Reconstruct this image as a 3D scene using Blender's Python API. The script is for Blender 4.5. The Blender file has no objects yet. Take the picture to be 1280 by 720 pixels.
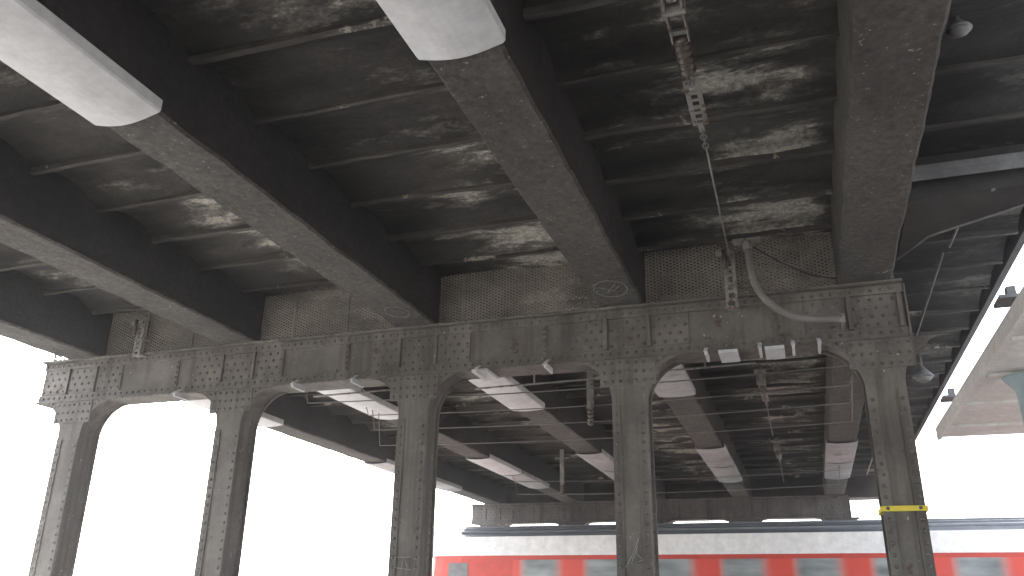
import bpy, bmesh, math, random
from mathutils import Vector, noise, Matrix
random.seed(7)
C = bpy.context.scene
CAMZ = 1.6

# ---------------------------------------------------------------- helpers
def link(o, parent=None):
    bpy.context.collection.objects.link(o)
    if parent: o.parent = parent
    return o
def empty(name):
    e = bpy.data.objects.new(name, None); e.empty_display_size = .3
    return link(e)
class MB:
    def __init__(s): s.v=[]; s.f=[]
    def add(s, vs, fs):
        n=len(s.v); s.v+= [tuple(v) for v in vs]; s.f += [tuple(i+n for i in f) for f in fs]
    def box(s,x0,x1,y0,y1,z0,z1):
        s.add([(x0,y0,z0),(x1,y0,z0),(x1,y1,z0),(x0,y1,z0),(x0,y0,z1),(x1,y0,z1),(x1,y1,z1),(x0,y1,z1)],
              [(0,3,2,1),(4,5,6,7),(0,1,5,4),(1,2,6,5),(2,3,7,6),(3,0,4,7)])
    def obox(s, c, ax, ay, az, hx, hy, hz):
        c=Vector(c); ax=Vector(ax).normalized(); ay=Vector(ay).normalized(); az=Vector(az).normalized()
        vs=[c+ax*i*hx+ay*j*hy+az*k*hz for k in(-1,1) for (i,j) in((-1,-1),(1,-1),(1,1),(-1,1))]
        s.add(vs,[(0,3,2,1),(4,5,6,7),(0,1,5,4),(1,2,6,5),(2,3,7,6),(3,0,4,7)])
    def prism_xz(s, pts, y0, y1):
        n=len(pts)
        s.add([(p[0],y0,p[1]) for p in pts]+[(p[0],y1,p[1]) for p in pts],
              [tuple(range(n)),tuple(range(2*n-1,n-1,-1))]+[(i,i+n,(i+1)%n+n,(i+1)%n) for i in range(n)])
    def prism_xy(s, pts, z0, z1):
        n=len(pts)
        s.add([(p[0],p[1],z0) for p in pts]+[(p[0],p[1],z1) for p in pts],
              [tuple(range(n-1,-1,-1)),tuple(range(n,2*n))]+[(i,(i+1)%n,(i+1)%n+n,i+n) for i in range(n)])
    def dome(s, c, nrm, r=.019, h=.016, seg=8):
        c=Vector(c); n=Vector(nrm).normalized()
        a=n.orthogonal().normalized(); b=n.cross(a)
        vs=[];
        for rr,hh in ((1,0),(.75,.7)):
            for i in range(seg):
                t=2*math.pi*i/seg; vs.append(c+(a*math.cos(t)+b*math.sin(t))*r*rr+n*h*hh)
        vs.append(c+n*h)
        fs=[(i,(i+1)%seg,(i+1)%seg+seg,i+seg) for i in range(seg)]+[(i+seg,(i+1)%seg+seg,2*seg) for i in range(seg)]
        s.add(vs,fs)
    def tube(s, pts, r, seg=8, rs=None):
        pts=[Vector(p) for p in pts]; up=None; vs=[]; fs=[]
        for i,p in enumerate(pts):
            d=(pts[min(i+1,len(pts)-1)]-pts[max(i-1,0)]).normalized()
            if up is None: up=d.orthogonal().normalized()
            a=(up-d*up.dot(d)).normalized(); up=a; b=d.cross(a); R=rs[i] if rs else r
            for k in range(seg):
                t=2*math.pi*k/seg; vs.append(p+(a*math.cos(t)+b*math.sin(t))*R)
        for i in range(len(pts)-1):
            for k in range(seg):
                fs.append((i*seg+k,i*seg+(k+1)%seg,(i+1)*seg+(k+1)%seg,(i+1)*seg+k))
        fs.append(tuple(range(seg-1,-1,-1))); fs.append(tuple(range((len(pts)-1)*seg,len(pts)*seg)))
        s.add(vs,fs)
    def obj(s,name,mat,parent=None,smooth=False,bevel=0):
        me=bpy.data.meshes.new(name); me.from_pydata(s.v,[],s.f)
        bm=bmesh.new(); bm.from_mesh(me); bmesh.ops.recalc_face_normals(bm,faces=bm.faces); bm.to_mesh(me); bm.free()
        me.materials.append(mat)
        if smooth:
            for p in me.polygons: p.use_smooth=True
        o=bpy.data.objects.new(name,me); link(o,parent)
        if bevel:
            m=o.modifiers.new('bev','BEVEL'); m.width=bevel; m.segments=1; m.limit_method='ANGLE'
        return o

def nodes(name):
    m=bpy.data.materials.new(name); m.use_nodes=True; nt=m.node_tree
    b=nt.nodes['Principled BSDF']; return m,nt,b
def N(nt,t,**k):
    n=nt.nodes.new(t)
    for a,v in k.items(): setattr(n,a,v)
    return n
def noise_tex(nt, vec, scale, detail=6, rough=.6, stretch=(1,1,1)):
    mp=N(nt,'ShaderNodeMapping'); mp.inputs['Scale'].default_value=stretch
    nt.links.new(vec,mp.inputs['Vector'])
    n=N(nt,'ShaderNodeTexNoise'); n.inputs['Scale'].default_value=scale; n.inputs['Detail'].default_value=detail
    n.inputs['Roughness'].default_value=rough; nt.links.new(mp.outputs[0],n.inputs['Vector'])
    return n.outputs['Fac']
def ramp(nt, fac, stops):
    r=N(nt,'ShaderNodeValToRGB'); e=r.color_ramp.elements
    while len(e)<len(stops): e.new(.5)
    for i,(p,c) in enumerate(stops):
        e[i].position=p; e[i].color=(c,c,c,1) if isinstance(c,(int,float)) else (*c,1)
    nt.links.new(fac,r.inputs['Fac']); return r.outputs['Color']
def mix(nt, fac, a, b, mode='MIX'):
    m=N(nt,'ShaderNodeMix'); m.data_type='RGBA'; m.blend_type=mode
    for s,v in ((m.inputs[0],fac),(m.inputs[6],a),(m.inputs[7],b)):
        if isinstance(v,(int,float)): s.default_value=v
        elif isinstance(v,tuple): s.default_value=(*v,1)
        else: nt.links.new(v,s)
    return m.outputs[2]
def math_(nt,op,a,b=None,c=None):
    n=N(nt,'ShaderNodeMath',operation=op)
    for i,v in enumerate((a,b,c)):
        if v is None: continue
        if isinstance(v,(int,float)): n.inputs[i].default_value=v
        else: nt.links.new(v,n.inputs[i])
    return n.outputs[0]
def bump(nt,b,h,dist=.01,st=.6):
    n=N(nt,'ShaderNodeBump'); n.inputs['Distance'].default_value=dist; n.inputs['Strength'].default_value=st
    nt.links.new(h,n.inputs['Height']); nt.links.new(n.outputs[0],b.inputs['Normal'])
def grime(name, c1, c2, scale=3, stretch=(1,1,1), rough=.8, bs=40, bd=.006, metal=0, spots=None, streak=None, specks=False):
    m,nt,b=nodes(name); co=N(nt,'ShaderNodeTexCoord').outputs['Object']
    n1=noise_tex(nt,co,scale,6,.65,stretch)
    col=mix(nt,ramp(nt,n1,[(.32,0),(.7,1)]),c1,c2)
    n2=noise_tex(nt,co,scale*9,4,.7)
    col=mix(nt,.5,col,ramp(nt,n2,[(.25,.4),(.75,1.0)]),'MULTIPLY')
    if streak:
        n4=noise_tex(nt,co,1,5,.6,streak[1])
        col=mix(nt,ramp(nt,n4,[(.48,0),(.66,.85)]),col,streak[0])
    if spots:
        n3=noise_tex(nt,co,spots[1],6,.7)
        col=mix(nt,ramp(nt,n3,[(spots[2],0),(spots[2]+.04,1)]),col,spots[0])
    if specks:
        n6=noise_tex(nt,co,24,3,.5)
        col=mix(nt,ramp(nt,n6,[(.715,0),(.73,.8)]),col,(.40,.38,.35))
    nt.links.new(col,b.inputs['Base Color']); b.inputs['Roughness'].default_value=rough; b.inputs['Metallic'].default_value=metal
    if bd: bump(nt,b,noise_tex(nt,co,bs,4,.7),bd,.8)
    return m
def plain(name,c,rough=.6,metal=0,var=.25,scale=6,bd=0.0):
    return grime(name,tuple(x*(1-var) for x in c),tuple(min(1,x*(1+var*.4)) for x in c),scale,rough=rough,metal=metal,bd=bd)

# ---------------------------------------------------------------- materials
m_steel = grime('dusty_grey_steel',(.082,.075,.067),(.185,.170,.152),2.0,rough=.75,bs=60,bd=.003,
                spots=((.055,.038,.027),5,.62),streak=((.052,.046,.041),(6,6,.7)),specks=True)
m_col   = grime('dusty_column_steel',(.085,.077,.069),(.17,.157,.14),2.2,rough=.75,bs=60,bd=.003,
                spots=((.065,.042,.029),6,.63),streak=((.050,.043,.038),(9,9,.5)),specks=True)
m_rivet = plain('rivet_steel',(.115,.104,.092),.6,0,.4,5)
m_dark  = grime('soot_black_steel',(.020,.018,.018),(.055,.050,.048),3,rough=.8,bs=50,bd=.006)
m_mesh  = plain('galvanised_mesh_steel',(.25,.228,.197),.7,.0,.5,2.0)
m_galv  = grime('galvanised_strap',(.18,.175,.165),(.34,.33,.315),9,rough=.5,metal=.2,bs=80,bd=.001,spots=((.10,.06,.035),12,.57))
m_hose  = grime('grey_hose',(.13,.122,.113),(.21,.20,.185),6,rough=.6,bs=80,bd=.001)
m_wire  = plain('dull_wire',(.20,.19,.18),.5,.2)
m_ins   = plain('brown_porcelain',(.095,.072,.063),.35,0,.3,20)
m_sheet = grime('light_sheet_metal',(.50,.505,.52),(.62,.63,.65),.8,rough=.6,metal=0,bs=4,bd=.003,spots=((.36,.35,.34),2.3,.66))
m_sheet2= grime('dusty_sheet_metal',(.27,.27,.28),(.50,.505,.52),.9,rough=.7,metal=0,bs=4,bd=.003,spots=((.2,.19,.18),2.3,.62))
m_duct  = grime('grey_duct',(.13,.13,.135),(.23,.23,.235),3,rough=.6,bs=20,bd=.003)

def mat_beam():
    m,nt,b=nodes('sooty_rough_beam'); co=N(nt,'ShaderNodeTexCoord').outputs['Object']
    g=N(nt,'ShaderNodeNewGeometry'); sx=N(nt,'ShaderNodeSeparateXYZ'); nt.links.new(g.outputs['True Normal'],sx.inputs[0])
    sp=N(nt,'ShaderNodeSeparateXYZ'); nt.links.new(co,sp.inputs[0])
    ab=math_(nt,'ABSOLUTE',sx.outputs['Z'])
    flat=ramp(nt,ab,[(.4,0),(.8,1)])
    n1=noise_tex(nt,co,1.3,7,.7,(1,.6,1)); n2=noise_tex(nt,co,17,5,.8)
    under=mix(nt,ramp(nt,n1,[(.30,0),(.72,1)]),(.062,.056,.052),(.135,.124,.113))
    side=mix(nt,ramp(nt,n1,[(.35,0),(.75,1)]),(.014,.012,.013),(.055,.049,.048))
    dusty_lit=mix(nt,ramp(nt,n1,[(.35,0),(.7,1)]),(.05,.045,.04),(.12,.11,.098))
    side=mix(nt,ramp(nt,math_(nt,'MULTIPLY',sx.outputs['X'],-1),[(.4,0),(.8,1)]),side,dusty_lit)  # -X sides lighter: dust, plus light from the left put into the colour
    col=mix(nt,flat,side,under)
    col=mix(nt,.85,col,ramp(nt,n2,[(.34,.25),(.66,1.0)]),'MULTIPLY')
    n3=noise_tex(nt,co,2.6,8,.75)
    low=ramp(nt,math_(nt,'SUBTRACT',sp.outputs['Z'],4.5),[(.08,.05),(.30,0)])
    chips=ramp(nt,math_(nt,'ADD',n3,low),[(.71,0),(.725,1)])
    col=mix(nt,chips,col,(.34,.31,.26))
    n6=noise_tex(nt,co,34,3,.5)
    col=mix(nt,math_(nt,'MULTIPLY',flat,ramp(nt,n6,[(.70,0),(.72,.7)])),col,(.36,.34,.31))
    nt.links.new(col,b.inputs['Base Color']); b.inputs['Roughness'].default_value=.85
    bump(nt,b,noise_tex(nt,co,16,6,.8),.035,1)
    return m
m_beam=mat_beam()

XB0, SB = -6.2229, 2.3241
def mat_ceiling():
    m,nt,b=nodes('sooty_limewashed_vault'); co=N(nt,'ShaderNodeTexCoord').outputs['Object']
    s=N(nt,'ShaderNodeSeparateXYZ'); nt.links.new(co,s.inputs[0])
    # soot is thickest where the vaults meet the beams
    f=math_(nt,'FRACT',math_(nt,'DIVIDE',math_(nt,'SUBTRACT',s.outputs['X'],XB0-SB*3),SB))
    mask=ramp(nt,f,[(.16,0),(.55,1),(.82,1),(.94,.15)])
    n0=noise_tex(nt,co,1.1,8,.72,(.6,1.3,1)); n1=noise_tex(nt,co,1.7,9,.73,(.42,1.25,1)); n2=noise_tex(nt,co,24,5,.75)
    n5=noise_tex(nt,co,.55,4,.6)
    base=mix(nt,ramp(nt,n0,[(.38,0),(.70,1)]),(.020,.0182,.018),(.098,.090,.082))
    mm=math_(nt,'MULTIPLY_ADD',mask,.13,n1)
    mm=math_(nt,'MULTIPLY_ADD',n5,.34,mm)
    pale=mix(nt,ramp(nt,n2,[(.3,0),(.7,1)]),(.26,.243,.215),(.62,.585,.52))
    col=mix(nt,ramp(nt,mm,[(.77,0),(.835,.25),(.865,.75),(.89,1)]),base,pale)
    col=mix(nt,.65,col,ramp(nt,mask,[(0,.3),(.8,1)]),'MULTIPLY')
    col=mix(nt,.6,col,ramp(nt,n2,[(.3,.35),(.68,1)]),'MULTIPLY')
    t=math_(nt,'FRACT',math_(nt,'DIVIDE',math_(nt,'SUBTRACT',s.outputs['Y'],5.45-7.5*4),.75))
    jt=ramp(nt,t,[(0,.25),(.05,.45),(.14,1),(.84,1),(.95,.45),(1,.25)])
    col=mix(nt,.75,col,jt,'MULTIPLY')
    rb=math_(nt,'MULTIPLY',ramp(nt,math_(nt,'SUBTRACT',s.outputs['X'],.9),[(.0,0),(.1,.7)]),ramp(nt,math_(nt,'MULTIPLY',s.outputs['Y'],.1),[(.70,0),(.80,1)]))  # right bay painted darker to offset skylight from the edge gap
    col=mix(nt,rb,col,(.03,.028,.028))
    nt.links.new(col,b.inputs['Base Color']); b.inputs['Roughness'].default_value=.9
    bump(nt,b,n1,.06,1)
    return m
m_ceil=mat_ceiling()
m_rib = grime('rib_steel',(.025,.022,.021),(.10,.092,.084),3,(.6,3,1),rough=.8,bs=40,bd=.005,spots=((.32,.29,.25),1.7,.61))

# ---------------------------------------------------------------- bridge
ZB, ZT, ZC = 4.036, 4.570, 5.067
XL, XR = -8.80, 2.2
Y_N, Y_F = -8.2, 24.4
bridge = empty('railway_bridge')
bx=[XB0+SB*k for k in range(-1,4)]

P=.75; ph=5.45
def ceil_profile(y):
    t=((y-ph)/P)%1.0
    t=abs(t-.5)*2
    return ZC+.02+.11*(1-t**2.0)
mb=MB(); ny=int((Y_F-Y_N)/.0625); nx=46
vs=[]
for j in range(ny+1):
    y=Y_N+(Y_F-Y_N)*j/ny
    for i in range(nx+1):
        x=XL+(XR-XL)*i/nx
        bay=math.floor((x-(XB0-SB*3))/SB)
        yy=y+.13*math.sin(bay*2.1)
        z=ceil_profile(yy)+.05*noise.noise(Vector((x*1.1,y*1.6,3)))+.016*noise.noise(Vector((x*4,y*5,9)))
        vs.append((x,y,z))
mb.add(vs,[(j*(nx+1)+i,j*(nx+1)+i+1,(j+1)*(nx+1)+i+1,(j+1)*(nx+1)+i) for j in range(ny) for i in range(nx)])
mb.obj('vaulted_soffit',m_ceil,bridge,smooth=True)
mb=MB(); k=math.ceil((Y_N-ph)/P)
while ph+k*P<Y_F:
    for bay in range(2,8):
        x=XB0-SB*3+SB*bay-SB
        x2=x+SB; a=max(x,XL); b_=min(x2,XR)
        if b_-a<.1: continue
        y=ph+k*P-.13*math.sin((bay-1)*2.1)
        dz=random.uniform(-.008,.014); w=.020+random.uniform(-.004,.010); sk=random.uniform(-.03,.03)
        n=10
        vs=[]
        for i in range(n+1):
            xx=a+(b_-a-.004)*i/n; q=noise.noise(Vector((xx*2.3,y*3,1)))*.014; q2=noise.noise(Vector((xx*3.1,y*2,7)))*.014
            yc=y+sk*(i/n-.5)+q
            vs+=[(xx,yc-w,ZC+.06),(xx,yc-w,ZC-.004+dz+q2),(xx,yc+w,ZC-.004+dz+q2),(xx,yc+w,ZC+.06)]
        fs=[(i*4+j,i*4+j+1,i*4+j+5,i*4+j+4) for i in range(n) for j in range(3)]
        mb.add(vs,fs+[(0,1,2,3),(n*4,n*4+1,n*4+2,n*4+3)])
    k+=1
mb.obj('transverse_ribs',m_rib,bridge)
mb=MB(); mb.box(XL-.05,XR+.02,Y_N,Y_F,5.36,5.95)
mb.box(XL-.12,XL-.06,Y_N,Y_F,5.0,6.5); mb.box(XR+.03,XR+.10,Y_N,Y_F,5.06,6.5)
mb.box(XL-.1,XR+.09,Y_F-.3,Y_F+.3,4.575,6.4)
mb.obj('deck_slab',m_dark,bridge)

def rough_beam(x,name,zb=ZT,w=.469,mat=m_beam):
    mb=MB(); st=.09; n=int((Y_F-Y_N)/st)
    prof=[(-w/2,5.3),(-w/2,5.0),(-w/2,4.8),(-w/2,zb+.10),(-w/2,zb+.02),(-w/2+.02,zb),(-w/4,zb),(0,zb),(w/4,zb),(w/2-.02,zb),(w/2,zb+.02),(w/2,zb+.10),(w/2,4.8),(w/2,5.0),(w/2,5.3)]
    vs=[];m=len(prof)
    for j in range(n+1):
        y=Y_N+(Y_F-Y_N)*j/n
        for (px,pz) in prof:
            v=Vector((x+px,y,pz)); a=.010*noise.noise(v*7)+.010*noise.noise(v*2.1)
            b=.012*noise.noise(v*5+Vector((9,2,1)))
            vs.append((v.x+a,y,v.z+(b if pz<5.2 else 0)))
    fs=[(j*m+i,j*m+i+1,(j+1)*m+i+1,(j+1)*m+i) for j in range(n) for i in range(m-1)]
    fs+= [tuple(range(m)),tuple(range(n*m+m-1,n*m-1,-1))]
    mb.add(vs,fs); return mb.obj(name,mat,bridge)
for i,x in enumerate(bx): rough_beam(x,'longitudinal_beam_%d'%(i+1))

def sleeve(x,y0,y1,mb,w=.264,sag=.03):
    pr=[(-w,ZT+.07),(-w,ZT+.0)]+[(-w+.012+(2*w-.024)*t/10,ZT-.014-sag*math.sin(math.pi*t/10)) for t in range(11)]+[(w,ZT+.0),(w,ZT+.07)]
    n=6; vs=[]; m=len(pr)
    for off in (0,.006):
        for j in range(n+1):
            y=y0+(y1-y0)*j/n
            for (a,b) in pr: vs.append((x+a*(1+off*2),y,b-off))
    fs=[]
    for o in (0,1):
        B=o*(n+1)*m
        fs+=[(B+j*m+i,B+j*m+i+1,B+(j+1)*m+i+1,B+(j+1)*m+i) for j in range(n) for i in range(m-1)]
    B=(n+1)*m
    fs+=[(i,i+1,B+i+1,B+i) for i in range(m-1)]+[(n*m+i,n*m+i+1,B+n*m+i+1,B+n*m+i) for i in range(m-1)]
    mb.add(vs,fs)
mb=MB(); mb2=MB()
for i,x in enumerate(bx):
    sleeve(x,1.3,3.62,mb,sag=.045)
    if i<3: sleeve(x,10.15,12.2,mb,sag=.02)
    if i==3: sleeve(x,10.15,11.9,mb2,sag=.02)
    sleeve(x,16.1,18.2,mb if i==1 else mb2,sag=.02); sleeve(x,18.26,20.4,mb2,sag=.03)
mb.obj('sheet_metal_sleeves',m_sheet,bridge); mb2.obj('dusty_sleeves',m_sheet2,bridge)

CX=[.80-2.335*k for k in range(5)]
GL, GR = -9.19, 1.07
HW, RR = .170, .43
def col_outline(x,inset=0,top=ZB-.024,zb=-.0):
    hw=HW-inset; r=RR+inset; cx=HW+RR; cz=top-RR
    pts=[]
    tmax=math.asin(min(1,(top-cz)/r))
    for i in range(13):
        t=tmax*i/12; pts.append((cx-r*math.cos(t), cz+r*math.sin(t)))
    L=[(x-a,b) for a,b in pts]; Rr=[(x+a,b) for a,b in pts]
    return [(x-hw,zb)]+L+Rr[::-1]+[(x+hw,zb)]
def build_pier(y,tag,detail=True):
    g=MB()
    g.box(GL,GR,y+.055,y+.30,ZB,ZT-.027)
    g.box(GL,GR,y-.04,y+.40,ZT-.026,ZT-.003)
    g.box(GL,GR,y+.0,y+.36,ZB-.022,ZB)
    for a,b in((y+.030,y+.055),(y+.30,y+.325)):
        g.box(GL,GR,a,b,ZT-.115,ZT-.0275); g.box(GL,GR,a,b,ZB+.0005,ZB+.085)
    riv=MB()
    zt0,zb0=ZT-.115,ZB+.085
    for ci,cx in enumerate(CX):
        pl=[(cx-.62,cx-.24),(cx-.20,cx+.20),(cx+.24,cx+.62)] if ci else [(cx-.62,cx-.24),(cx-.20,cx+.25)]
        for pi,(a,b) in enumerate(pl):
            b=min(b,GR-.01); a=max(a,GL+.01)
            if b-a<.1: continue
            yy=y+.034+.006*(pi%2)
            g.box(a,b,yy,y+.0555,zb0+.004,zt0-.004)
            nx=max(2,int((b-a-.07)/.085))
            for r in range(4):
                zz=zb0+.045+(zt0-zb0-.09)*r/3
                for i in range(nx+1):
                    if (r%2) and i==nx: continue
                    xx=a+.035+(b-a-.07)*(i+(.5 if r%2 else 0))/nx
                    riv.dome((xx,yy,zz),(0,-1,0))
        for sx in (cx-.22,cx+.22) :
            if GL<sx<GR: g.box(sx-.018,sx+.018,y+.008,y+.0555,zb0+.001,zt0-.001)
    for k in range(4):
        mx=(CX[k]+CX[k+1])/2+.28
        g.box(mx-.03,mx+.03,y+.040,y+.0555,zb0+.001,zt0-.001)
        for r in range(5): riv.dome((mx,y+.040,zb0+.04+(zt0-zb0-.08)*r/4),(0,-1,0))
    x=GL+.04
    while x<GR-.02:
        riv.dome((x,y+.030,ZT-.072),(0,-1,0)); riv.dome((x+.04,y+.030,ZB+.045),(0,-1,0))
        riv.dome((x,y+.012,ZB-.022),(0,0,-1),.015,.010); riv.dome((x,y-.015,ZT-.026),(0,0,-1),.015,.010)
        x+=.088
    g.box(GR-.0,GR+.02,y+.02,y+.34,ZB-.02,ZT-.03)
    g.obj('girder_'+tag,m_steel,bridge,bevel=.003)
    c=MB()
    for cx in CX:
        c.prism_xz(col_outline(cx),y+.004,y+.026); c.prism_xz(col_outline(cx,.03),y+.026,y+.304); c.prism_xz(col_outline(cx),y+.304,y+.326)
        for sg in(-1,1):
            xa,xb=sorted((cx+sg*HW*.985,cx+sg*(HW-.085)))
            c.box(xa,xb,y-.008,y+.0045,.0,ZB-.50)
        c.box(cx-.28,cx+.28,y-.010,y+.0045,ZB-.30,ZB-.03)
        c.box(cx-HW-.10,cx+HW+.10,y-.10,y+.46,.0,.03)
        z=.12
        while z<ZB-.50:
            for sg in(-1,1):
                riv.dome((cx+sg*(HW-.042),y-.008,z),(0,-1,0))
                riv.dome((cx+sg*(HW-.03),y+.07,z+.045),(sg,0,0),.014,.01); riv.dome((cx+sg*(HW-.03),y+.26,z+.045),(sg,0,0),.014,.01)
            z+=.095
        for i in range(1,12):
            t=math.pi/2*i/12
            for sg in(-1,1):
                xx=cx+sg*(HW+RR-(RR+.045)*math.cos(t)); zz=ZB-.024-RR+(RR+.045)*math.sin(t)
                if zz<ZB-.035 and abs(xx-cx)>.29: riv.dome((xx,y+.004,zz),(0,-1,0))
        for i in range(7):
            for r in range(3):
                riv.dome((cx-.24+.08*i,y-.010,ZB-.07-.095*r),(0,-1,0))
    c.obj('riveted_columns_'+tag,m_col,bridge,bevel=.003)
    riv.obj('rivets_'+tag,m_rivet,bridge,smooth=True)
    e=MB(); z0,z1=ZT+.0,5.18; H=z1-z0; sl=.5; run=H/sl; wd=.0085
    yy=y+.10
    if detail:
      for sg,dy in((1,0),(-1,.004)):
        x=GL-run
        while x<GR+run:
            a=Vector((x,yy+dy,z0)); b=Vector((x+sg*run,yy+dy,z1))
            lo,hi=GL+.05,GR-.05
            t0,t1=0.,1.
            dx=b.x-a.x
            for lim,s in((lo,1),(hi,-1)):
                t=(lim-a.x)/dx
                if (dx*s>0): t0=max(t0,t)
                else: t1=min(t1,t)
            if t1-t0>.02:
                p=a+(b-a)*t0;q=a+(b-a)*t1; d=(q-p).normalized(); n=Vector((-d.z,0,d.x))*wd
                e.add([p-n,q-n,q+n,p+n,],[(0,1,2,3)])
            x+=.070
      e.obj('expanded_metal_mesh_'+tag,m_mesh,bridge)
      f=MB(); x=GL+.05
      while x<GR:
        f.box(x-.008,x+.008,yy-.012,yy-.001,z0,z1-.02); x+=.72
      f.box(GL+.05,GR-.05,yy-.014,yy-.002,z0+.001,z0+.03)
      f.obj('mesh_frame_'+tag,m_mesh,bridge)
build_pier(8.05,'near'); build_pier(23.4,'far',False); build_pier(-7.3,'rear',False)

mb=MB(); mb.prism_xy([(1.02,6.62),(2.19,6.62),(2.19,6.78),(1.25,7.40),(1.03,7.88)],4.70,5.06)
mb.obj('haunch_cover',m_dark,bridge,bevel=.006)
mb=MB(); mb.box(1.0,2.19,6.50,6.60,4.86,4.93); mb.box(1.0,2.19,6.50,6.515,4.80,4.86)
mb.prism_xy([(2.19,6.78),(1.25,7.40),(1.03,7.88),(1.015,7.88),(1.24,7.385),(2.19,6.76)],4.685,4.73)
mb.obj('cross_bar',m_duct,bridge,bevel=.003)
mb=MB()
mb.tube([(1.55,8.6,5.0),(1.57,12,4.99),(1.55,16,5.0),(1.55,23,5.0)],.014,6)
mb.tube([(1.62,6.6,4.69),(1.60,7.3,4.96),(1.60,8.5,5.02)],.012,6)
mb.obj('service_pipes',m_duct,bridge,smooth=True)

mb=MB()
for x in(-6.9,-5.3,-4.55,-3.1,-2.35,-.75,-.25,.05,.28):
    L=random.uniform(.12,.2)
    mb.obox((x,8.02,3.965),(1,0,0),(0,1,0),(0,0,1),.012,.13,.028)
    mb.obox((x,7.93,4.0),(1,0,0),(0,1,.6),(0,-.6,1),.018,L*.5,.004)
for x in(-3.1,-.55,-.12): mb.box(x-.09,x+.09,8.0,8.35,3.975,4.008)
mb.obj('flange_brackets',m_sheet,bridge,bevel=.002)
mb=MB(); x=CX[0]; mb.box(x-.187,x+.187,8.035,8.39,2.47,2.515)
m_yel=plain('yellow_tape',(.75,.62,.05),.5,0,.15)
mb.obj('yellow_tape_band',m_yel,bridge,bevel=.003)

def chalk(pts,name,r=.004):
    mb=MB(); mb.tube(pts,r,5); mb.obj(name,m_chalk,bridge)
m_chalk=plain('chalk',(.33,.32,.30),.9,0,.5,30)
def ring(cx,cy,z,rx,ry,n=26,t0=0,t1=6.4):
    return [(cx+rx*math.cos(t0+(t1-t0)*i/n)*(1+.08*math.sin(3*i)),cy+ry*math.sin(t0+(t1-t0)*i/n),z) for i in range(n+1)]
chalk(ring(bx[3],7.52,ZT-.006,.16,.22),'chalk_ring_a',.0035)
chalk([(bx[3]-.1,7.45,ZT-.006),(bx[3]+.02,7.58,ZT-.006),(bx[3]+.1,7.46,ZT-.006)],'chalk_stroke_a',.0035)
chalk([(bx[3]-.05,7.62,ZT-.006),(bx[3]+.07,7.40,ZT-.006)],'chalk_stroke_b',.0035)
chalk(ring(bx[2]+.02,7.55,ZT-.006,.12,.17),'chalk_ring_b',.0035)
def vchalk(pts,nm): chalk([(p[0],8.038,p[1]) for p in pts],nm,.004)
c3=CX[2]; vchalk([(c3-.09,2.02),(c3-.09,2.12),(c3+.09,2.12),(c3+.09,2.0),(c3-.09,2.02)],'chalk_box'); vchalk([(c3-.02,2.0),(c3+.0,2.12),(c3+.05,2.02)],'chalk_tick')
c4=CX[1]; vchalk([(c4-.08,2.02),(c4-.02,2.12),(c4+.05,2.28),(c4+.02,2.14),(c4+.08,2.08),(c4-.03,2.05),(c4+.03,2.2)],'chalk_scrawl')

# ---------------------------------------------------------------- catenary hangers
def insulator(mb_i,p,q,n=6,r=.055):
    p=Vector(p);q=Vector(q);pts=[];rs=[]
    for i in range(n):
        for a,rr in((0,.5),(.25,1),(.55,.95),(.8,.5)):
            pts.append(p.lerp(q,(i+a)/n)); rs.append(r*rr)
    mb_i.tube(pts,r,12,rs)
def chain(mb,p,q,r=.006,n=5):
    p=Vector(p);q=Vector(q); d=(q-p)/n
    for i in range(n):
        c=p+d*(i+.5); u=d.normalized(); s=Vector((1,0,0)) if i%2 else u.cross(Vector((1,0,0))).normalized()
        L=d.length*.62; pts=[c+u*math.cos(t)*L+s*math.sin(t)*.022 for t in [k*math.pi/5 for k in range(11)]]
        mb.tube(pts,r,5)
def tension_hanger(x,y0,y1,name,z=4.93):
    e=empty(name); s=MB(); i=MB(); w=MB()
    s.box(x-.09,x+.09,y0-.12,y0+.12,5.03,5.05); s.box(x-.03,x+.03,y0-.05,y0+.05,z-.03,5.035)
    s.box(x-.055,x-.045,y0-.06,y0+.42,z-.045,z+.045); s.box(x+.045,x+.055,y0-.06,y0+.42,z-.045,z+.045)
    s.box(x-.058,x+.058,y0+.34,y0+.38,z-.012,z+.012)
    s.box(x-.07,x+.07,y0+.10,y0+.13,z-.06,z+.05)
    insulator(i,(x,y0+.40,z),(x,y0+.80,z))
    a=y0+.80
    for sg in(-1,1): s.box(x+sg*.012-.004,x+sg*.012+.004,a,a+.12,z-.03,z+.03)
    b=a+.06; L=.58; n=7
    s.box(x-.055,x-.022,b,b+L,z-.012,z-.004); s.box(x+.022,x+.055,b,b+L,z-.012,z-.004)
    for k in range(n+1): s.box(x-.0225,x+.0225,b+L*k/n-(.022 if 0<k<n else 0)*.6,b+L*k/n+.02,z-.0115,z-.0045)
    for k in (0,2,5,7): s.tube([(x-.04,b+.03+.07*k,z-.028),(x-.04,b+.03+.07*k,z+.01)],.012,6)
    s.box(x-.02,x+.02,b+L-.05,b+L+.09,z-.022,z-.012)
    chain(s,(x,b+L+.06,z-.02),(x,b+L+.38,z-.02))
    w.tube([(x,b+L+.38,z-.02),(x-.01,(b+L+.38+y1)/2,z-.045),(x-.02,y1,z-.02)],.008,6)
    s.obj('steel_fittings',m_galv,e,bevel=.002); i.obj('insulator',m_ins,e,smooth=True); w.obj('wire',m_galv,e,smooth=True)
    return e
tension_hanger(-.43,3.95,7.93,'catenary_tension_hanger')
tension_hanger(-.43,12.7,17.0,'catenary_tension_hanger')
tension_hanger(-.43,18.3,23.2,'catenary_tension_hanger')
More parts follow.
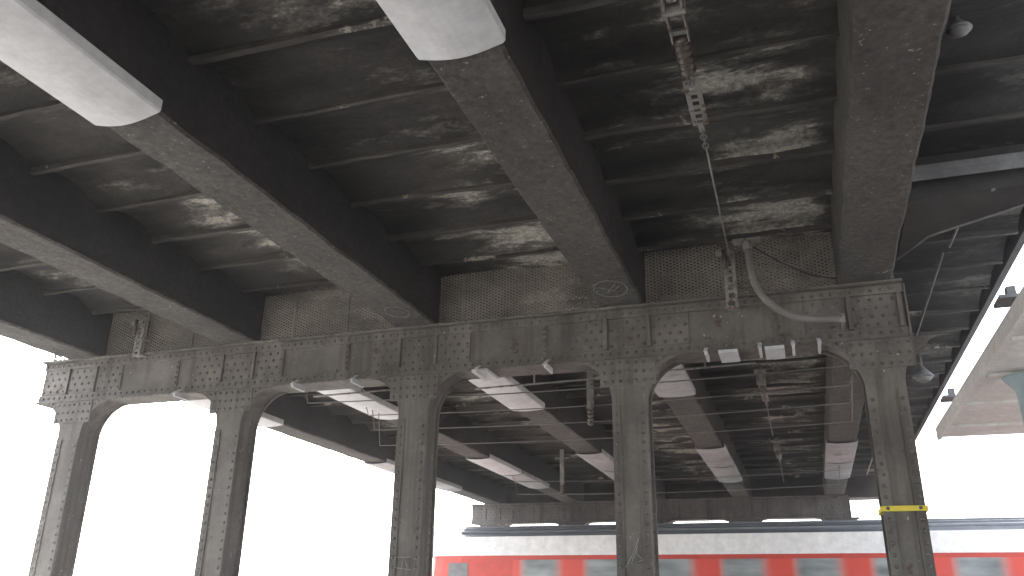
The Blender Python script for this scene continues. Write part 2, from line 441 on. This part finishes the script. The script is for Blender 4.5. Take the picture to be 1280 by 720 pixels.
def strap_bracket(x,name,z0=4.40,z1=5.03,y=7.97):
    e=empty(name); s=MB(); i=MB()
    s.box(x-.058,x-.025,y-.01,y,z0,z1); s.box(x+.025,x+.058,y-.01,y,z0,z1)
    for k in range(8): 
        zz=z0+(z1-z0-.04)*k/7; s.box(x-.026,x+.026,y-.0095,y-.0005,zz,zz+.03)
    s.box(x-.07,x+.07,y,y+.14,z0+.02,z0+.03); s.box(x-.07,x+.07,y,y+.14,z0+.23,z0+.24)
    for k in range(4):
        s.dome((x-.04,y-.01,z0+.05+.15*k),(0,-1,0),.016,.014,6); s.dome((x+.04,y-.01,z0+.08+.15*k),(0,-1,0),.016,.014,6)
    s.box(x-.12,x+.05,y-.05,y-.012,z1-.07,z1-.03)
    i.tube([(x-.035,y-.06,z1-.02),(x-.035,y-.06,z1-.10),(x-.035,y-.06,z1-.22)],.022,8)
    s.obj('slotted_strap',m_galv,e,bevel=.0015); i.obj('clevis',m_ins,e,smooth=True)
strap_bracket(-.47,'wall_strap_bracket')
strap_bracket(-7.64,'wall_strap_bracket',4.5,4.98)
def drop_bracket(x,y,name):
    e=empty(name); s=MB()
    s.box(x-.05,x+.05,y-.006,y+.006,4.3,5.08); s.box(x-.16,x+.16,y-.01,y+.01,4.86,4.90)
    s.box(x-.012,x+.012,y-.08,y+.08,4.28,4.36); s.obj('hanging_plate',m_galv,e,bevel=.002)
    t=MB(); insulator(t,(x,y,4.28),(x,y,4.05),4,.045); t.obj('insulator',m_ins,e,smooth=True)
drop_bracket(-5.05,11.3,'catenary_drop_bracket'); drop_bracket(-2.7,11.3,'catenary_drop_bracket')
drop_bracket(-5.05,18.3,'catenary_drop_bracket')
e=empty('cable_conduit'); t=MB()
ctrl=[(-.27,7.72,4.98),(-.265,7.72,4.82),(-.25,7.72,4.62),(-.19,7.73,4.44),(-.08,7.75,4.31),(.08,7.78,4.21),(.28,7.8,4.17),(.50,7.82,4.16)]
def cr(P,n=6):
    P=[Vector(p) for p in P]; out=[]
    for i in range(len(P)-1):
        a=P[max(i-1,0)];b=P[i];c=P[i+1];d=P[min(i+2,len(P)-1)]
        for k in range(n):
            u=k/n; out.append(.5*((2*b)+(-a+c)*u+(2*a-5*b+4*c-d)*u*u+(-a+3*b-3*c+d)*u**3))
    out.append(P[-1]); return out
t.tube(cr(ctrl),.032,12); t.obj('hose',m_hose,e,smooth=True)
s=MB(); s.box(-.40,-.14,7.66,7.78,4.98,5.0); s.tube([(-.27,7.72,4.98),(-.27,7.72,4.90)],.042,12); s.tube([(.47,7.82,4.16),(.52,7.82,4.16)],.04,12)
s.box(.49,.52,7.80,8.02,4.12,4.20); s.obj('conduit_clamps',m_galv,e)
t=MB(); t.tube(cr([(-.22,7.9,5.0),(.05,7.93,4.80),(.3,7.95,4.66),(.55,7.97,4.6)]),.007,6); t.obj('thin_cable',m_dark,e)

# overhead conductors, dead-ended on the beams either side of the deck
for y,zs in ((9.6,(4.20,)),(11.3,(4.40,4.22,4.02)),(18.3,(4.40,4.15))):
    e=empty('overhead_contact_wire'); t=MB()
    for j,z in enumerate(zs):
        xa=bx[1]; xb=bx[4]
        pts=[(xa+(xb-xa)*i/20, y+.22*j, z-.06*math.sin(math.pi*i/20)) for i in range(21)]
        pts=[(xa-.02,y+.22*j,4.60)]+[(xa+.05,y+.22*j,z)]+pts[1:-1]+[(xb-.05,y+.22*j,z),(xb+.02,y+.22*j,4.60)]
        t.tube(pts,.0075,6)
    t.obj('wires',m_wire,e,smooth=True)
e=empty('registration_arm'); t=MB(); 
for (x,L,z) in((-5.2,1.4,4.2),(-2.9,1.5,4.15),(-.9,1.1,4.2)):
    t.tube([(x-L/2,9.3,z),(x+L/2,9.3,z+.02)],.012,8); t.tube([(x,9.3,z),(x,9.3,5.05)],.012,8)
t.obj('rods',m_galv,e,smooth=True)

def dish(x,y,z,name,s=1):
    e=empty(name); t=MB(); t.tube([(x,y,5.1),(x,y,z+.10*s)],.015,8)
    t.tube([(x,y,z+.14*s),(x,y,z+.10*s),(x,y,z+.03*s),(x,y,z)],.1,16,[.03*s,.06*s,.12*s,.14*s]); t.obj('reflector',m_duct,e,smooth=True)
    g=MB(); g.tube([(x,y,z+.005),(x,y,z-.04*s),(x,y,z-.075*s)],.1,16,[.11*s,.10*s,.04*s]); g.obj('glass',m_duct,e,smooth=True)
dish(1.72,12.4,4.72,'pendant_lamp'); dish(1.2,4.9,5.0,'ceiling_lamp',.55)

# ---------------------------------------------------------------- canopy at right
can=empty('platform_canopy')
m_white=grime('offwhite_paint',(.66,.66,.64),(.84,.84,.82),1.2,rough=.6,bd=0,spots=((.5,.46,.36),1.6,.62))
m_blue=plain('pale_blue_paint',(.34,.45,.49),.5,0,.15,5)
mb=MB(); mb.box(2.18,8,-3,15.2,4.40,4.52); mb.box(2.16,2.22,-3,15.22,4.36,4.56)
mb.obj('roof_slab',m_white,can,bevel=.006)
mb=MB()
for y in [i*1.52-2.5 for i in range(12)]: mb.box(2.24,8,y-.02,y+.02,4.36,4.399)
mb.obj('roof_ribs',m_white,can)
mb=MB()
for y in(3.2,11.2):
    mb.tube([(2.62,y,0),(2.62,y,3.9),(2.62,y,4.18),(2.62,y,4.32),(2.62,y,4.345)],.1,20,[.085,.085,.095,.21,.22])
mb.obj('canopy_columns',m_blue,can,smooth=True)
mb=MB()
for y in (9.0,13.2): mb.box(2.02,2.26,y-.16,y+.16,4.565,4.60); mb.box(2.12,2.2,y-.05,y+.05,4.60,4.72)
mb.obj('edge_brackets',m_duct,can)

# ---------------------------------------------------------------- train
tr=empty('passenger_train')
m_red=plain('red_train_paint',(.60,.055,.035),.5,0,.12,.6)
m_twhite=plain('white_train_paint',(.90,.90,.90),.4,0,.03,.6)
m_roof=grime('grey_train_roof',(.08,.09,.11),(.26,.28,.31),.6,(.15,9,9),rough=.6,bd=0)
X0,X1,YT,YB=-9.15,34,20.0,22.9
def win_mat():
    m,nt,b=nodes('window_strip_of_moving_train'); co=N(nt,'ShaderNodeTexCoord').outputs['Object']
    s=N(nt,'ShaderNodeSeparateXYZ'); nt.links.new(co,s.inputs[0])
    f=math_(nt,'FRACT',math_(nt,'DIVIDE',math_(nt,'SUBTRACT',s.outputs['X'],-6.62-1.55*4),1.55))
    k=ramp(nt,f,[(.02,0),(.12,1),(.58,1),(.70,0)])
    n=noise_tex(nt,co,.9,3,.5,(1,1,4))
    gl=mix(nt,ramp(nt,n,[(.35,0),(.65,1)]),(.12,.14,.145),(.30,.33,.34))
    fr=ramp(nt,f,[(.0,0),(.06,.5),(.15,0),(.54,0),(.65,.45),(.75,0)])
    c=mix(nt,k,(.58,.055,.035),gl); c=mix(nt,fr,c,(.44,.27,.26))
    nt.links.new(c,b.inputs['Base Color']); b.inputs['Roughness'].default_value=.3
    return m
def loft(name,secs,mat,x0,x1,nose):
    mb=MB(); ym=(YT+YB)/2
    full=list(secs)+[(2*ym-y,z) for y,z in reversed(secs)]
    zt=max(z for _,z in secs)
    m=len(full); xs=[x0,x0+.12,x0+.35,x0+.8,x1]; sc=[nose,nose+.1,.95,1,1]
    sl=[.22,.16,.08,0,0]
    vs=[(x+(3.7-z)*(-.10 if j<3 else 0),ym+(y-ym)*s,z) for j,(x,s) in enumerate(zip(xs,sc)) for y,z in full]
    fs=[(j*m+i,j*m+(i+1)%m,(j+1)*m+(i+1)%m,(j+1)*m+i) for j in range(4) for i in range(m)]
    fs+=[tuple(range(m)),tuple(range(5*m-1,4*m-1,-1))]
    mb.add(vs,fs); return mb.obj(name,mat,tr)
loft('lower_body',[(YT,-.35),(YT,2.915)],m_red,X0+.3,X1,.80)
loft('white_band',[(YT-.004,2.918),(YT+.03,3.36)],m_twhite,X0+.05,X1,.82)
loft('roof',[(YT+.05,3.362),(YT+.22,3.52),(YT+.6,3.66),(YT+1.1,3.70)],m_roof,X0,X1,.83)
loft('underframe',[(YT+.3,-.62),(YT+.3,-.351)],m_dark,X0+.8,X1,.9)
g=MB(); g.box(-6.75,X1-1,YT-.014,YT-.003,1.78,2.82); g.obj('window_strip',win_mat(),tr,bevel=.003)
g=MB(); g.box(-8.4,-7.9,YT-.014,YT-.003,1.9,2.75); g.box(-9.0,-8.97,YT+.4,YB-.4,1.8,2.75); g.obj('cab_glass',m_duct,tr)
gr=MB()
for k in range(3): gr.box(X0+1,X1,YT+.14+.13*k,YT+.16+.13*k,3.46+.07*k,3.50+.07*k)
gr.obj('roof_ridges',m_roof,tr)
ac=MB()
for x in(5,14,23): ac.box(x,x+2.6,YT+.9,YT+2.0,3.66,3.80)
ac.obj('roof_units',m_roof,tr,bevel=.05)
bg=MB()
for x in(-6,-3.2,8,10.8,22,24.8):
    for yy in(YT+.72,YT+2.17): bg.tube([(x,yy-.06,-.30),(x,yy+.06,-.30)],.46,20)
bg.obj('wheels',m_dark,tr)

# ---------------------------------------------------------------- ground, platforms, tracks
m_bal=grime('ballast',(.18,.165,.15),(.38,.36,.33),.6,rough=.95,bs=25,bd=.03)
m_con=grime('platform_concrete',(.36,.35,.33),(.48,.47,.45),1.2,rough=.9,bs=50,bd=.003)
mb=MB(); mb.add([(-400,-400,-.95),(400,-400,-.95),(400,400,-.95),(-400,400,-.95)],[(0,1,2,3)]); mb.obj('ground',m_bal)
mb=MB(); mb.box(-60,60,-6.5,.75,-.946,0); mb.obj('station_platform',m_con,bevel=.02)
mb=MB(); mb.box(-60,60,4.3,9.5,-.946,-.001); mb.obj('station_platform',m_con,bevel=.02)
m_wp=plain('white_line_paint',(.75,.75,.73),.7)
for y in(.2,4.75,9.0):
    mb=MB(); mb.box(-60,60,y-.05,y+.05,.0,.005); mb.obj('platform_edge_line',m_wp)
m_rail=plain('rail_steel',(.2,.15,.12),.45,.6); m_slp=plain('sleeper_concrete',(.3,.29,.27),.9)
for yc in(2.45,11.3,15.3,21.45):
    t=empty('railway_track'); r=MB(); s=MB()
    for sg in(-1,1):
        y=yc+sg*.7525; r.box(-70,70,y-.035,y+.035,-.80,-.76); r.box(-70,70,y-.008,y+.008,-.90,-.80); r.box(-70,70,y-.07,y+.07,-.92,-.90)
    for i in range(200): s.box(-65+.65*i,-65+.65*i+.26,yc-1.3,yc+1.3,-.947,-.921)
    r.obj('rails',m_rail,t); s.obj('sleepers',m_slp,t)

# thin haze volume added around the bridge to give a veiling glare
hm=bpy.data.materials.new('glare_haze_volume'); hm.use_nodes=True; hn=hm.node_tree; hn.nodes.clear()
ho=hn.nodes.new('ShaderNodeOutputMaterial'); hv=hn.nodes.new('ShaderNodeVolumeScatter'); hv.inputs['Density'].default_value=.0036
hv.inputs['Anisotropy'].default_value=.65; hv.inputs['Color'].default_value=(.95,.96,1,1)
hn.links.new(hv.outputs[0],ho.inputs['Volume'])
mb=MB(); mb.box(-30,20,-7,40,-.9,9); mb.obj('glare_haze',hm)

# ---------------------------------------------------------------- light
w=bpy.data.worlds.new('World'); C.world=w; w.use_nodes=True; nt=w.node_tree
bg=nt.nodes['Background']; sky=nt.nodes.new('ShaderNodeTexSky'); sky.sky_type='NISHITA'; sky.sun_disc=False
EL=math.radians(52); az=math.radians(-55)
sky.sun_elevation=EL; sky.sun_rotation=az; sky.dust_density=4.0; sky.air_density=1.0; sky.ozone_density=1.0
hs=nt.nodes.new('ShaderNodeHueSaturation'); hs.inputs['Saturation'].default_value=.3
nt.links.new(sky.outputs[0],hs.inputs['Color']); nt.links.new(hs.outputs[0],bg.inputs['Color']); bg.inputs['Strength'].default_value=1.35
sl=bpy.data.lights.new('sun','SUN'); sl.energy=8; sl.angle=math.radians(.5); sl.color=(1,.95,.88)
so=link(bpy.data.objects.new('sun',sl))
dirv=Vector((math.sin(az)*math.cos(EL),math.cos(az)*math.cos(EL),math.sin(EL)))
so.rotation_euler=dirv.to_track_quat('Z','Y').to_euler(); so.location=dirv*50

# ---------------------------------------------------------------- camera
yaw,pitch,roll,f=-.3314,.3701,.0160,1051.58
F=Vector((math.sin(yaw)*math.cos(pitch),math.cos(yaw)*math.cos(pitch),math.sin(pitch)))
r0=Vector((math.cos(yaw),-math.sin(yaw),0)); u0=r0.cross(F)
r=r0*math.cos(roll)+u0*math.sin(roll); u=-r0*math.sin(roll)+u0*math.cos(roll)
cam=bpy.data.cameras.new('camera'); co=link(bpy.data.objects.new('camera',cam))
M=Matrix((r,u,-F)).transposed().to_4x4(); M.translation=Vector((0,0,CAMZ)); co.matrix_world=M
cam.sensor_width=36; cam.lens=36*f/1280; cam.clip_start=.05; cam.clip_end=2000
C.camera=co
C.view_settings.view_transform='Standard'; C.view_settings.look='None'; C.view_settings.exposure=0
